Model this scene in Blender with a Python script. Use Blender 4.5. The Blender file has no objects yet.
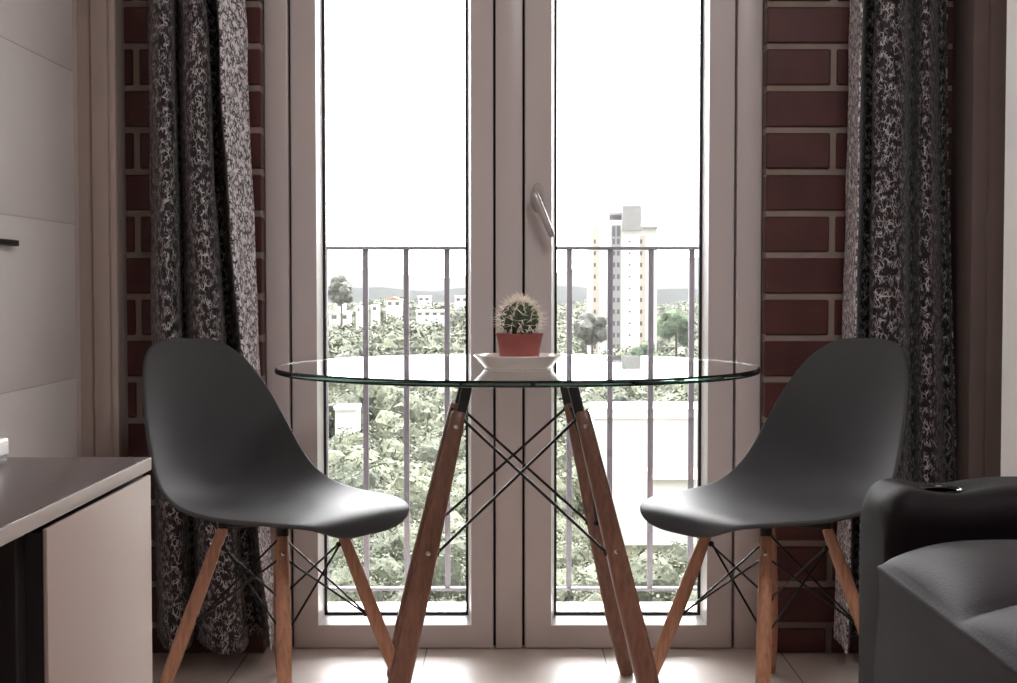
import bpy, bmesh, math, random
import numpy as np
from mathutils import Vector, Matrix, noise

random.seed(7)
sc = bpy.context.scene
COL = sc.collection
PI = math.pi

# ------------------------------------------------------------------ camera
F = 1412.5                      # focal length in pixels at 1017 wide (a 50 mm lens)
EYE = 0.90
TH = math.atan(54.5 / F)
cam_d = bpy.data.cameras.new('camera')
cam_d.sensor_width = 36.0
cam_d.lens = 36.0 * F / 1017.0
cam_d.clip_start = 0.05
cam_d.clip_end = 9000
cam = bpy.data.objects.new('camera', cam_d)
COL.objects.link(cam)
cam.location = (0, 0, EYE)
cam.rotation_euler = (PI / 2 - TH, 0, 0)
sc.camera = cam


def ray(px, py):
    u = (px - 508.5) / F
    v = -(py - 341.5) / F
    return Vector((u, v * math.sin(TH) + math.cos(TH), v * math.cos(TH) - math.sin(TH)))


def at(px, py, Y):
    """world point at depth Y whose direction was read off the photograph"""
    d = ray(px, py)
    t = Y / d.y
    return Vector((d.x * t, Y, EYE + d.z * t))


def px2x(px, Y, py=287):
    return at(px, py, Y).x


def floor_y(py):
    d = ray(508.5, py)
    return EYE * d.y / -d.z


# ------------------------------------------------------------------ tagging
def tag(o, label=None, cat=None, group=None, kind=None):
    if label:
        o['label'] = label
    if cat:
        o['category'] = cat
    if group:
        o['group'] = group
    if kind:
        o['kind'] = kind
    return o


def empty(name, loc, rz=0.0):
    o = bpy.data.objects.new(name, None)
    o.empty_display_size = 0.05
    COL.objects.link(o)
    o.location = loc
    o.rotation_euler = (0, 0, rz)
    return o


def kids(o):
    return [c for c in COL.objects if c.parent == o]


def copy_tree(o, parent=None):
    c = o.copy()
    COL.objects.link(c)
    c.parent = parent
    for ch in kids(o):
        copy_tree(ch, c)
    return c


# ------------------------------------------------------------------ mesh builder
class MB:
    def __init__(self):
        self.bm = bmesh.new()

    def box(self, x0, x1, y0, y1, z0, z1, bev=0.0, seg=2, mi=0):
        g = bmesh.ops.create_cube(self.bm, size=1.0)
        vs = g['verts']
        for v in vs:
            v.co.x = x0 + (v.co.x + .5) * (x1 - x0)
            v.co.y = y0 + (v.co.y + .5) * (y1 - y0)
            v.co.z = z0 + (v.co.z + .5) * (z1 - z0)
        fs = set(f for v in vs for f in v.link_faces)
        for f in fs:
            f.material_index = mi
        if bev:
            es = list(set(e for v in vs for e in v.link_edges))
            r = bmesh.ops.bevel(self.bm, geom=es, offset=bev, segments=seg, profile=.5, affect='EDGES')
            for f in r['faces']:
                f.material_index = mi
        return self

    def ring_loft(self, rings, cap0=True, cap1=True, closed=True, mi=0):
        """rings: list of lists of points, joined in order"""
        R = [[self.bm.verts.new(p) for p in r] for r in rings]
        n = len(R[0])
        for a, b in zip(R[:-1], R[1:]):
            for i in range(n if closed else n - 1):
                j = (i + 1) % n
                try:
                    f = self.bm.faces.new((a[i], a[j], b[j], b[i]))
                    f.material_index = mi
                except ValueError:
                    pass
        if cap0:
            self.bm.faces.new(list(reversed(R[0]))).material_index = mi
        if cap1:
            self.bm.faces.new(R[-1]).material_index = mi
        return self

    def tube(self, pts, r, n=10, caps=True, power=2.0, aspect=1.0, up=None):
        pts = [Vector(p) for p in pts]
        rs = r if isinstance(r, (list, tuple)) else [r] * len(pts)
        rings = []
        ref = None
        for i, p in enumerate(pts):
            a = pts[max(i - 1, 0)]
            b = pts[min(i + 1, len(pts) - 1)]
            t = (b - a).normalized()
            if ref is None:
                ref = Vector(up) if up else (Vector((0, 0, 1)) if abs(t.z) < .9 else Vector((0, 1, 0)))
            u = (ref - t * ref.dot(t)).normalized()
            w = t.cross(u)
            ref = u
            ring = []
            for k in range(n):
                th = 2 * PI * (k + .5) / n
                c, s = math.cos(th), math.sin(th)
                cx = math.copysign(abs(c) ** (2 / power), c)
                sx = math.copysign(abs(s) ** (2 / power), s)
                ring.append(p + u * (cx * rs[i]) + w * (sx * rs[i] * aspect))
            rings.append(ring)
        return self.ring_loft(rings, caps, caps)

    def lathe(self, prof, c=(0, 0, 0), n=48):
        c = Vector(c)
        rings = []
        for (r, z) in prof:
            rings.append([c + Vector((max(r, 1e-5) * math.cos(2 * PI * k / n), max(r, 1e-5) * math.sin(2 * PI * k / n), z)) for k in range(n)])
        return self.ring_loft(rings, True, True)

    def frame_ring(self, o, i, yo, yi):
        """quad ring between outer rect o=(x0,x1,z0,z1) at depth yo and inner rect i at depth yi"""
        def rect(r, y):
            return [Vector((r[0], y, r[2])), Vector((r[1], y, r[2])), Vector((r[1], y, r[3])), Vector((r[0], y, r[3]))]
        return self.ring_loft([rect(o, yo), rect(i, yi)], False, False)

    def frame_profile(self, rects):
        """closed moulding swept round a rectangle; rects = [(rect, y), ...] as a closed loop"""
        def rect(r, y):
            return [Vector((r[0], y, r[2])), Vector((r[1], y, r[2])), Vector((r[1], y, r[3])), Vector((r[0], y, r[3]))]
        L = [rect(r, y) for r, y in rects]
        L.append(L[0])
        self.ring_loft(L, False, False)
        bmesh.ops.remove_doubles(self.bm, verts=self.bm.verts, dist=1e-6)
        return self

    def sphere(self, c, r, n=10, scale=(1, 1, 1)):
        g = bmesh.ops.create_uvsphere(self.bm, u_segments=n, v_segments=max(4, n // 2 + 1), radius=r)
        for v in g['verts']:
            v.co = Vector((v.co.x * scale[0], v.co.y * scale[1], v.co.z * scale[2])) + Vector(c)
        return self

    def build(self, name, mats, parent=None, smooth=True, angle=35, origin=None):
        bmesh.ops.recalc_face_normals(self.bm, faces=self.bm.faces)
        if origin is not None:
            for v in self.bm.verts:
                v.co -= Vector(origin)
        me = bpy.data.meshes.new(name)
        self.bm.to_mesh(me)
        self.bm.free()
        o = bpy.data.objects.new(name, me)
        COL.objects.link(o)
        for m in (mats if isinstance(mats, (list, tuple)) else [mats]):
            me.materials.append(m)
        if smooth:
            me.polygons.foreach_set('use_smooth', [True] * len(me.polygons))
            me.set_sharp_from_angle(angle=math.radians(angle))
        if parent is not None:
            o.parent = parent
        return o


def smooth_path(pts, sub=8):
    """Catmull-Rom through the points"""
    P = [Vector(p) for p in pts]
    P = [P[0] * 2 - P[1]] + P + [P[-1] * 2 - P[-2]]
    out = []
    for i in range(1, len(P) - 2):
        for k in range(sub):
            t = k / sub
            a, b, c, d = P[i - 1], P[i], P[i + 1], P[i + 2]
            out.append(.5 * ((2 * b) + (c - a) * t + (2 * a - 5 * b + 4 * c - d) * t * t + (3 * b - a - 3 * c + d) * t ** 3))
    out.append(P[-2])
    return out


# ------------------------------------------------------------------ materials
def srgb(r, g, b):
    def f(c):
        c /= 255.0
        return c / 12.92 if c <= .04045 else ((c + .055) / 1.055) ** 2.4
    return (f(r), f(g), f(b), 1)


def new_mat(name):
    m = bpy.data.materials.new(name)
    m.use_nodes = True
    nt = m.node_tree
    b = nt.nodes['Principled BSDF']
    return m, nt, b


def N(nt, t, **kw):
    n = nt.nodes.new(t)
    for k, v in kw.items():
        if k in n.inputs.keys():
            n.inputs[k].default_value = v
        else:
            setattr(n, k, v)
    return n


def ramp(nt, stops, interp='LINEAR'):
    n = nt.nodes.new('ShaderNodeValToRGB')
    n.color_ramp.interpolation = interp
    e = n.color_ramp.elements
    while len(e) < len(stops):
        e.new(.5)
    for el, (p, c) in zip(e, stops):
        el.position = p
        el.color = c
    return n


def mat(name, col, rough=.5, metal=0.0, var=.06, scale=12.0, bump=0.0, bscale=60.0, spec=.5, coat=0.0, stretch=(1, 1, 1)):
    """plain procedural material: a base colour with soft noise variation and optional fine bump"""
    m, nt, b = new_mat(name)
    tc = N(nt, 'ShaderNodeTexCoord')
    mp = N(nt, 'ShaderNodeMapping')
    mp.inputs['Scale'].default_value = stretch
    nt.links.new(tc.outputs['Object'], mp.inputs['Vector'])
    nz = N(nt, 'ShaderNodeTexNoise', Scale=scale, Detail=4.0)
    nt.links.new(mp.outputs[0], nz.inputs['Vector'])
    lo = tuple(c * (1 - var) for c in col[:3]) + (1,)
    hi = tuple(min(1, c * (1 + var)) for c in col[:3]) + (1,)
    r = ramp(nt, [(.3, lo), (.7, hi)])
    nt.links.new(nz.outputs['Fac'], r.inputs[0])
    nt.links.new(r.outputs[0], b.inputs['Base Color'])
    b.inputs['Roughness'].default_value = rough
    b.inputs['Metallic'].default_value = metal
    b.inputs['Specular IOR Level'].default_value = spec
    b.inputs['Coat Weight'].default_value = coat
    if bump:
        n2 = N(nt, 'ShaderNodeTexNoise', Scale=bscale, Detail=3.0)
        nt.links.new(mp.outputs[0], n2.inputs['Vector'])
        bp = N(nt, 'ShaderNodeBump', Strength=bump, Distance=.002)
        nt.links.new(n2.outputs['Fac'], bp.inputs['Height'])
        nt.links.new(bp.outputs[0], b.inputs['Normal'])
    return m


M = {}
M['upvc'] = mat('white_upvc', srgb(208, 199, 197), .32, var=.015, scale=3)
M['bead'] = mat('white_bead', srgb(236, 232, 230), .3, var=.01)
M['gasket'] = mat('rubber_gasket', srgb(28, 28, 30), .6)
M['plaster'] = mat('plaster', srgb(205, 194, 189), .8, var=.03, bump=.15)
M['plaster_dark'] = mat('grey_plaster', srgb(128, 114, 109), .8, var=.04, bump=.15)
M['casing'] = mat('painted_casing', srgb(176, 162, 154), .45, var=.03)
M['brick'] = mat('red_brick', srgb(80, 40, 37), .5, var=.22, scale=9, bump=.5, bscale=130)
M['mortar'] = mat('mortar', srgb(150, 137, 128), .9, var=.1, bump=.6, bscale=180)
M['ceiling'] = mat('ceiling_paint', srgb(228, 222, 218), .9, var=.02)
M['cab_white'] = mat('white_lacquer', srgb(243, 239, 237), .35, var=.01)
M['groove'] = mat('groove_shadow_gap', srgb(225, 220, 217), .7)
M['black_metal'] = mat('black_metal', srgb(24, 23, 24), .35, metal=.3, var=.1)
M['rail_metal'] = mat('grey_painted_steel', srgb(72, 70, 77), .45, metal=.1, var=.08)
M['steel'] = mat('bright_steel', srgb(205, 203, 200), .25, metal=1.0, var=.03)
M['alu'] = mat('satin_aluminium', srgb(196, 190, 188), .3, metal=.75, var=.04)
M['shell'] = mat('charcoal_plastic', srgb(68, 68, 70), .5, var=.04, scale=4, bump=.04, bscale=900, spec=.22)
M['counter_top'] = mat('dark_laminate', srgb(82, 72, 70), .26, var=.06, scale=5)
M['counter_edge'] = mat('pale_edge_band', srgb(158, 145, 139), .35, var=.02)
M['counter_panel'] = mat('taupe_panel', srgb(178, 162, 154), .38, var=.03, scale=2, stretch=(1, 1, 6))
M['counter_dark'] = mat('dark_cabinet', srgb(30, 24, 25), .5, var=.1)
M['leather'] = mat('dark_grey_leather', srgb(25, 19, 22), .65, var=.05, bump=.25, bscale=260, spec=.2)
M['leather_black'] = mat('black_leather', srgb(17, 10, 13), .65, var=.05, bump=.2, bscale=260, spec=.14)
M['cup'] = mat('black_gloss_plastic', srgb(18, 17, 18), .12)
M['terracotta'] = mat('terracotta', srgb(142, 77, 70), .75, var=.12, scale=30, bump=.2)
M['porcelain'] = mat('white_porcelain', srgb(236, 228, 224), .18, var=.01)
M['soil'] = mat('soil', srgb(52, 40, 33), .95, var=.4, scale=160, bump=1.0, bscale=300)
M['cactus'] = mat('cactus_skin', srgb(66, 82, 60), .6, var=.25, scale=60)
M['spine'] = mat('cream_spines', srgb(244, 236, 222), .5, var=.05, scale=40)
M['slab'] = mat('pale_balcony_concrete', srgb(222, 218, 214), .8, var=.05, scale=8)
M['house'] = mat('white_house_paint', srgb(232, 230, 226), .85, var=.03, scale=.3)
M['house_trim'] = mat('beige_house_paint', srgb(196, 184, 172), .85, var=.05, scale=.3)
M['roof'] = mat('clay_roof', srgb(176, 128, 108), .85, var=.15, scale=1.5)
M['win'] = mat('distant_window', srgb(92, 92, 98), .25, var=.1, scale=.5)
M['concrete'] = mat('grey_concrete', srgb(150, 148, 148), .9, var=.06, scale=.4)


def wood_mat():
    m, nt, b = new_mat('beech_wood')
    tc = N(nt, 'ShaderNodeTexCoord')
    mp = N(nt, 'ShaderNodeMapping')
    mp.inputs['Scale'].default_value = (60, 60, 5)
    nt.links.new(tc.outputs['Object'], mp.inputs['Vector'])
    nz = N(nt, 'ShaderNodeTexNoise', Scale=2.0, Detail=6.0, Roughness=.65)
    nt.links.new(mp.outputs[0], nz.inputs['Vector'])
    r = ramp(nt, [(.25, srgb(142, 97, 74)), (.5, srgb(178, 128, 100)), (.75, srgb(198, 148, 118))])
    nt.links.new(nz.outputs['Fac'], r.inputs[0])
    nt.links.new(r.outputs[0], b.inputs['Base Color'])
    b.inputs['Roughness'].default_value = .38
    return m


M['wood'] = wood_mat()


def wood_dark():
    m = M['wood'].copy()
    m.name = 'walnut_stained_wood'
    for n in m.node_tree.nodes:
        if n.type == 'VALTORGB':
            for el, c in zip(n.color_ramp.elements, [srgb(92, 62, 50), srgb(120, 83, 67), srgb(140, 98, 80)]):
                el.color = c
    return m


M['wood_table'] = wood_dark()


def glass_pane_mat():
    m, nt, b = new_mat('window_glass')
    nt.nodes.remove(b)
    out = nt.nodes['Material Output']
    tr = N(nt, 'ShaderNodeBsdfTransparent')
    tr.inputs[0].default_value = (.985, .99, .985, 1)
    gl = N(nt, 'ShaderNodeBsdfGlossy', Roughness=.0)
    fr = N(nt, 'ShaderNodeFresnel', IOR=1.5)
    mx = N(nt, 'ShaderNodeMixShader')
    nt.links.new(fr.outputs[0], mx.inputs[0])
    nt.links.new(tr.outputs[0], mx.inputs[1])
    nt.links.new(gl.outputs[0], mx.inputs[2])
    nt.links.new(mx.outputs[0], out.inputs['Surface'])
    return m


M['pane'] = glass_pane_mat()


def table_glass_mat():
    m, nt, b = new_mat('tempered_glass')
    b.inputs['Base Color'].default_value = (.97, 1, .985, 1)
    b.inputs['Roughness'].default_value = .0
    b.inputs['Transmission Weight'].default_value = 1.0
    b.inputs['IOR'].default_value = 1.5
    va = N(nt, 'ShaderNodeVolumeAbsorption', Density=1.8)
    va.inputs['Color'].default_value = (.12, .62, .5, 1)
    nt.links.new(va.outputs[0], nt.nodes['Material Output'].inputs['Volume'])
    return m


M['tglass'] = table_glass_mat()


def floor_mat():
    m, nt, b = new_mat('porcelain_tile')
    tc = N(nt, 'ShaderNodeTexCoord')
    nz = N(nt, 'ShaderNodeTexNoise', Scale=5.0, Detail=5.0)
    nt.links.new(tc.outputs['Object'], nz.inputs['Vector'])
    r = ramp(nt, [(.3, srgb(218, 204, 195)), (.7, srgb(228, 215, 206))])
    nt.links.new(nz.outputs['Fac'], r.inputs[0])
    # square tiles, 437 mm, with thin dark joints
    sep = N(nt, 'ShaderNodeSeparateXYZ')
    nt.links.new(tc.outputs['Object'], sep.inputs[0])
    d = None
    for ax, off in (('X', .203), ('Y', -3.12 + .437 * 8)):
        a = N(nt, 'ShaderNodeMath', operation='ADD')
        a.inputs[1].default_value = off + 43.7 * 2
        nt.links.new(sep.outputs[ax], a.inputs[0])
        q = N(nt, 'ShaderNodeMath', operation='DIVIDE')
        q.inputs[1].default_value = .437
        nt.links.new(a.outputs[0], q.inputs[0])
        f = N(nt, 'ShaderNodeMath', operation='PINGPONG')
        f.inputs[1].default_value = .5
        nt.links.new(q.outputs[0], f.inputs[0])
        if d is None:
            d = f
        else:
            mn = N(nt, 'ShaderNodeMath', operation='MINIMUM')
            nt.links.new(d.outputs[0], mn.inputs[0])
            nt.links.new(f.outputs[0], mn.inputs[1])
            d = mn
    lt = N(nt, 'ShaderNodeMath', operation='LESS_THAN')
    lt.inputs[1].default_value = .0038
    nt.links.new(d.outputs[0], lt.inputs[0])
    mx = N(nt, 'ShaderNodeMix', data_type='RGBA')
    nt.links.new(lt.outputs[0], mx.inputs['Factor'])
    nt.links.new(r.outputs[0], mx.inputs['A'])
    mx.inputs['B'].default_value = srgb(118, 104, 96)
    nt.links.new(mx.outputs['Result'], b.inputs['Base Color'])
    b.inputs['Roughness'].default_value = .4
    return m


M['floor'] = floor_mat()


def curtain_mat(name, ground, thread, lo, hi, thick=.8):
    """cloth woven with a tangle of threads; the reverse of the weave swaps the two tones"""
    m, nt, b = new_mat(name)
    uv = N(nt, 'ShaderNodeUVMap', uv_map='UVMap')
    nz = N(nt, 'ShaderNodeTexNoise', Scale=60.0, Detail=2.0)
    nt.links.new(uv.outputs[0], nz.inputs['Vector'])
    va = N(nt, 'ShaderNodeVectorMath', operation='MULTIPLY_ADD')
    nt.links.new(nz.outputs['Color'], va.inputs[0])
    va.inputs[1].default_value = (.02, .02, 0)
    nt.links.new(uv.outputs[0], va.inputs[2])
    fac = None
    for sc_, wd, rot in ((95.0, .085, .4), (130.0, .09, 1.3)):
        mp = N(nt, 'ShaderNodeMapping')
        mp.inputs['Rotation'].default_value = (0, 0, rot)
        mp.inputs['Scale'].default_value = (1, .42, 1)
        nt.links.new(va.outputs[0], mp.inputs['Vector'])
        vo = N(nt, 'ShaderNodeTexVoronoi', feature='DISTANCE_TO_EDGE', Scale=sc_)
        vo.voronoi_dimensions = '2D'
        nt.links.new(mp.outputs[0], vo.inputs['Vector'])
        r = ramp(nt, [(0, (1, 1, 1, 1)), (wd * .4 * thick, (1, 1, 1, 1)), (wd * 1.4 * thick, (0, 0, 0, 1))])
        nt.links.new(vo.outputs['Distance'], r.inputs[0])
        if fac is None:
            fac = r.outputs[0]
        else:
            mx = N(nt, 'ShaderNodeMath', operation='MAXIMUM')
            nt.links.new(fac, mx.inputs[0])
            nt.links.new(r.outputs[0], mx.inputs[1])
            fac = mx.outputs[0]
    # threads come and go
    n2 = N(nt, 'ShaderNodeTexNoise', Scale=55.0, Detail=2.0)
    nt.links.new(uv.outputs[0], n2.inputs['Vector'])
    r2 = ramp(nt, [(lo, (0, 0, 0, 1)), (hi, (1, 1, 1, 1))])
    nt.links.new(n2.outputs['Fac'], r2.inputs[0])
    mu = N(nt, 'ShaderNodeMath', operation='MULTIPLY')
    nt.links.new(fac, mu.inputs[0])
    nt.links.new(r2.outputs[0], mu.inputs[1])
    mc = N(nt, 'ShaderNodeMix', data_type='RGBA')
    nt.links.new(mu.outputs[0], mc.inputs['Factor'])
    mc.inputs['A'].default_value = ground
    mc.inputs['B'].default_value = thread
    nt.links.new(mc.outputs['Result'], b.inputs['Base Color'])
    b.inputs['Roughness'].default_value = .5
    b.inputs['Sheen Weight'].default_value = .15
    bp = N(nt, 'ShaderNodeBump', Strength=.4, Distance=.001)
    nt.links.new(mu.outputs[0], bp.inputs['Height'])
    nt.links.new(bp.outputs[0], b.inputs['Normal'])
    return m


M['curtain'] = curtain_mat('charcoal_silver_jacquard', srgb(27, 24, 27), srgb(212, 205, 208), .42, .58)
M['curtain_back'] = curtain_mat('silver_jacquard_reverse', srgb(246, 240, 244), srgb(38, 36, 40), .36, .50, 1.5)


def foliage_mat(name, a, b_, c, scale=1.7):
    m, nt, b = new_mat(name)
    tc = N(nt, 'ShaderNodeTexCoord')
    nz = N(nt, 'ShaderNodeTexNoise', Scale=scale, Detail=6.0, Roughness=.7)
    nt.links.new(tc.outputs['Object'], nz.inputs['Vector'])
    ge = N(nt, 'ShaderNodeNewGeometry')
    ad = N(nt, 'ShaderNodeMath', operation='MULTIPLY_ADD')
    nt.links.new(ge.outputs['Random Per Island'], ad.inputs[0])
    ad.inputs[1].default_value = .45
    nt.links.new(nz.outputs['Fac'], ad.inputs[2])
    sb = N(nt, 'ShaderNodeMath', operation='SUBTRACT')
    nt.links.new(ad.outputs[0], sb.inputs[0])
    sb.inputs[1].default_value = .22
    r = ramp(nt, [(.28, a), (.5, b_), (.75, c)])
    nt.links.new(sb.outputs[0], r.inputs[0])
    nt.links.new(r.outputs[0], b.inputs['Base Color'])
    bp = N(nt, 'ShaderNodeBump', Strength=.7, Distance=.3)
    nt.links.new(nz.outputs['Fac'], bp.inputs['Height'])
    nt.links.new(bp.outputs[0], b.inputs['Normal'])
    b.inputs['Roughness'].default_value = .8
    b.inputs['Specular IOR Level'].default_value = .2
    return m


M['canopy'] = foliage_mat('forest_leaves', srgb(62, 66, 56), srgb(82, 87, 72), srgb(112, 116, 97))
M['leaf_grey'] = foliage_mat('grey_green_leaves', srgb(66, 68, 64), srgb(96, 98, 91), srgb(124, 125, 114))
M['leaf_green'] = foliage_mat('mid_green_leaves', srgb(56, 70, 54), srgb(82, 99, 76), srgb(112, 128, 100))
M['bark'] = mat('bark', srgb(96, 84, 74), .9, var=.2, scale=3)
M['ground'] = mat('valley_ground', srgb(70, 72, 60), 1.0, var=.2, scale=.03, spec=.0)
M['hill'] = mat('wooded_hill', srgb(36, 40, 38), 1.0, var=.25, scale=.012, spec=.0)

# ------------------------------------------------------------------ main depths
YD = floor_y(649)          # room face of the window frame
YB = floor_y(653.6)        # room face of the brickwork
YO = YD + .24              # outer face of the wall
XL, XR = px2x(264, YD), px2x(763, YD)          # opening
WL, WR = -1.02, 1.15       # side walls
ZC = 2.62                  # ceiling
YN = -1.6                  # wall behind the viewer

# ------------------------------------------------------------------ room shell
mb = MB(); mb.box(WL - .1, WR + .1, YN - .1, YO, -.12, 0)
tag(mb.build('floor', M['floor'], smooth=False), 'glossy beige square floor tiles with thin joints', 'floor', kind='structure')
mb = MB(); mb.box(WL - .1, WR + .1, YN - .1, YO, ZC, ZC + .1)
tag(mb.build('ceiling', M['ceiling'], smooth=False), kind='structure')
mb = MB(); mb.box(WL - .1, WL, YN, YO, 0, ZC)
tag(mb.build('wall_left', M['plaster'], smooth=False), kind='structure')
mb = MB(); mb.box(WR, WR + .1, YN, YO, 0, ZC)
tag(mb.build('wall_right', M['plaster'], smooth=False), kind='structure')
mb = MB(); mb.box(WL, WR, YN - .1, YN, 0, ZC)
tag(mb.build('wall_near', M['plaster'], smooth=False), kind='structure')

# brick wall either side of the opening: mortar bed with real bricks set proud of it
ZT = 2.32                  # head of the opening
mb = MB()
mb.box(WL, XL, YB + .006, YO, 0, ZC, mi=0)
mb.box(XR, WR, YB + .006, YO, 0, ZC, mi=0)
mb.box(XL, XR, YB + .006, YO, ZT, ZC, mi=0)
course = .1009
z0 = at(765, 338, YB).z
z0 -= math.floor(z0 / course) * course          # first bed joint above the floor
J = .0075
L = px2x(832, YB) - px2x(138, YB)
L /= 5.0
xj = px2x(832, YB)
row = 0
zz = z0 - course
while zz < ZC:
    # courses whose joint falls at px 832 are those between 48 and 84 etc.
    zc = zz + course / 2
    idx = round((zc - at(765, 66, YB).z) / course)
    off = 0 if idx % 2 == 0 else .5
    za, zb = max(zz + J, 0.002), min(zz + course - J, ZC - .002)
    for (a, b_) in ((WL, XL), (XR, WR)):
        k = math.floor((a - xj) / L) - 1
        while True:
            x0 = xj + (k + off) * L + J
            x1 = xj + (k + off + 1) * L - J
            k += 1
            if x0 > b_:
                break
            x0c, x1c = max(x0, a + .001), min(x1, b_)
            if x1c - x0c < .012 or zb - za < .01:
                continue
            # bricks at the opening run round into the reveal
            if x0c == a + .001 and a == XR:
                x0c = XR - .003
            if x1c == b_ and b_ == XL:
                x1c = XL + .003
            dp = random.uniform(-.0012, .0012)
            mb.box(x0c, x1c, YB + dp, YB + .04, za, zb, bev=.003, seg=1, mi=1)
    zz += course
tag(mb.build('wall_far', [M['mortar'], M['brick']], smooth=False), 'dark red brick wall with pale mortar joints around the glazed door', 'wall', kind='structure')

# ------------------------------------------------------------------ side casings
yc = YB - .09
mb = MB()
xa, xb = px2x(86, yc), px2x(116.5, yc)
mb.box(WL, xb, yc + .012, YB + .02, 0, ZC, bev=.002)
mb.box(px2x(93, yc), xb - .003, yc, yc + .02, 0, ZC, bev=.004)
mb.box(px2x(111, yc), xb + .004, yc - .006, yc + .03, 0, ZC, bev=.003)
tag(mb.build('trim_1', M['casing']), 'beige stepped upright casing left of the brick', 'trim', kind='structure')
mb = MB()
yr = floor_y(653.6) - .16
xa = px2x(972, yr)
mb.box(xa, WR, yr + .01, YB + .02, 0, ZC, bev=.004)
mb.box(xa + .035, WR, yr, yr + .02, 0, ZC, bev=.006)
tag(mb.build('trim_2', M['plaster_dark']), 'grey brown upright casing right of the curtain', 'trim', kind='structure')

# ------------------------------------------------------------------ glazed double door
door = empty('door_1', (0, YD, 0))
tag(door, 'white glazed double door with two tall panes', 'door', kind='structure')
DO = (0, YD, 0)


def dx(p):
    return px2x(p, YD)


FT = ZT - .07
fr = MB()
for (a, b_) in ((XL + .004, dx(288.8)), (dx(736.2), XR - .004)):
    fr.box(a, b_, YD, YD + .085, .0, ZT, bev=.0045, seg=2)
fr.box(dx(289), dx(736), YD, YD + .085, FT + .004, ZT, bev=.0045)
fr.box(dx(289), dx(736), YD + .028, YD + .084, 0, .0012)
fr.build('door_frame', M['upvc'], door, origin=DO)
sl = MB()
sl.box(dx(287.5), dx(293), YD + .03, YD + .07, .0, FT + .006)
sl.box(dx(732), dx(737.5), YD + .03, YD + .07, .0, FT + .006)
sl.box(dx(491), dx(527), YD + .031, YD + .05, .0, FT + .006)
sl.build('weather_seal', M['gasket'], door, smooth=False, origin=DO)
asg = MB()
asg.box(dx(495.6), dx(522.4), YD - .004, YD + .045, .0015, FT, bev=.005, seg=2)
asg.build('astragal', M['upvc'], door, origin=DO)


def leaf(x0, x1, gx0, gx1):
    zb, zt = .0015, FT - .002
    gz0, gz1 = at(400, 625.2, YD).z, FT - .09
    o = (x0, x1, zb, zt)
    ou = (x0 + .003, x1 - .003, zb + .003, zt - .003)
    i = (gx0, gx1, gz0, gz1)
    f = MB()
    f.frame_profile([(ou, YD), (i, YD), (i, YD + .085), (o, YD + .085), (o, YD + .003)])
    lf = f.build('door_leaf', M['upvc'], door, origin=DO, angle=20)
    b1, bd = .0090, .050
    i2 = (gx0 + b1, gx1 - b1, gz0 + b1 + .004, gz1 - b1)
    b = MB()
    b.frame_profile([(i, YD + .0015), (i2, YD + bd), (i2, YD + .08), (i, YD + .08)])
    b.build('glazing_bead', M['bead'], lf, origin=DO, angle=20)
    g = MB()
    w = .0062
    i3 = (i2[0] + w, i2[1] - w, i2[2] + w, i2[3] - w)
    i2b = (i2[0] - .001, i2[1] + .001, i2[2] - .001, i2[3] + .001)
    g.frame_profile([(i2b, YD + bd + .001), (i3, YD + bd + .006), (i3, YD + .076), (i2b, YD + .076)])
    g.build('gasket', M['gasket'], lf, smooth=False, origin=DO)
    p = MB()
    p.box(i3[0] - .004, i3[1] + .004, YD + .060, YD + .066, i3[2] - .004, i3[3] + .004)
    p.build('glass_pane', M['pane'], lf, smooth=False, origin=DO)
    return lf


leaf(dx(291.4), dx(493.2), dx(316.5), dx(471))
lr = leaf(dx(524.8), dx(734), dx(551.5), dx(708.5))
hb = MB()
hc = at(537.5, 198, YD)
# oval rose
n = 28
rg = []
for (s, d) in ((1.0, 0), (1.0, .006), (.9, .0105), (.6, .0115)):
    rg.append([Vector((hc.x + .0165 * s * math.cos(2 * PI * k / n), YD - d, hc.z + .036 * s * math.sin(2 * PI * k / n))) for k in range(n)])
hb.ring_loft(rg)
hb.tube([(hc.x, YD, hc.z + .004), (hc.x, YD - .042, hc.z + .004)], .010, 16)
h0 = at(534.5, 194, YD - .048)
h1 = at(552.5, 237, YD - .052)
hb.tube([h0 + (h0 - h1) * .06, h0, h0.lerp(h1, .1), h0.lerp(h1, .6), h0.lerp(h1, .95), h1], [.007, .0118, .0128, .0112, .0100, .0065], 14, aspect=.8)
hl = hb.build('door_handle', M['alu'], lr, origin=DO)
tag(hl, 'satin metal lever handle')

# ------------------------------------------------------------------ balcony
YR = 3.96
YE = floor_y(600) if floor_y(600) > YR else YR + .06
mb = MB()
mb.box(WL - .2, WR + .2, YO, YE + .03, -.16, -.012, bev=.004)
tag(mb.build('balcony_slab', M['slab']), 'pale narrow balcony slab outside the door', 'balcony', kind='structure')
rail = empty('balcony_railing', (0, YR, 0))
tag(rail, 'grey metal balcony railing of thin upright bars outside the glass', 'railing')
RO = (0, YR, 0)
zt = at(508, 248.2, YR).z
zb = at(508, 588.5, YR).z
RX0, RX1 = WL - .15, WR + .15
m_ = MB(); m_.box(RX0, RX1, YR - .016, YR + .016, zt - .0045, zt + .0045, bev=.001)
m_.build('top_rail', M['rail_metal'], rail, origin=RO)
m_ = MB(); m_.box(RX0, RX1, YR - .012, YR + .012, zb - .004, zb + .004, bev=.001)
m_.build('bottom_rail', M['rail_metal'], rail, origin=RO)
for k in range(-6, 13):
    x = px2x(365.6 + 40.75 * k, YR)
    m_ = MB(); m_.box(x - .0075, x + .0075, YR - .0075, YR + .0075, zb + .003, zt - .004, bev=.001)
    m_.build('baluster', M['rail_metal'], rail, origin=RO)
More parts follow.
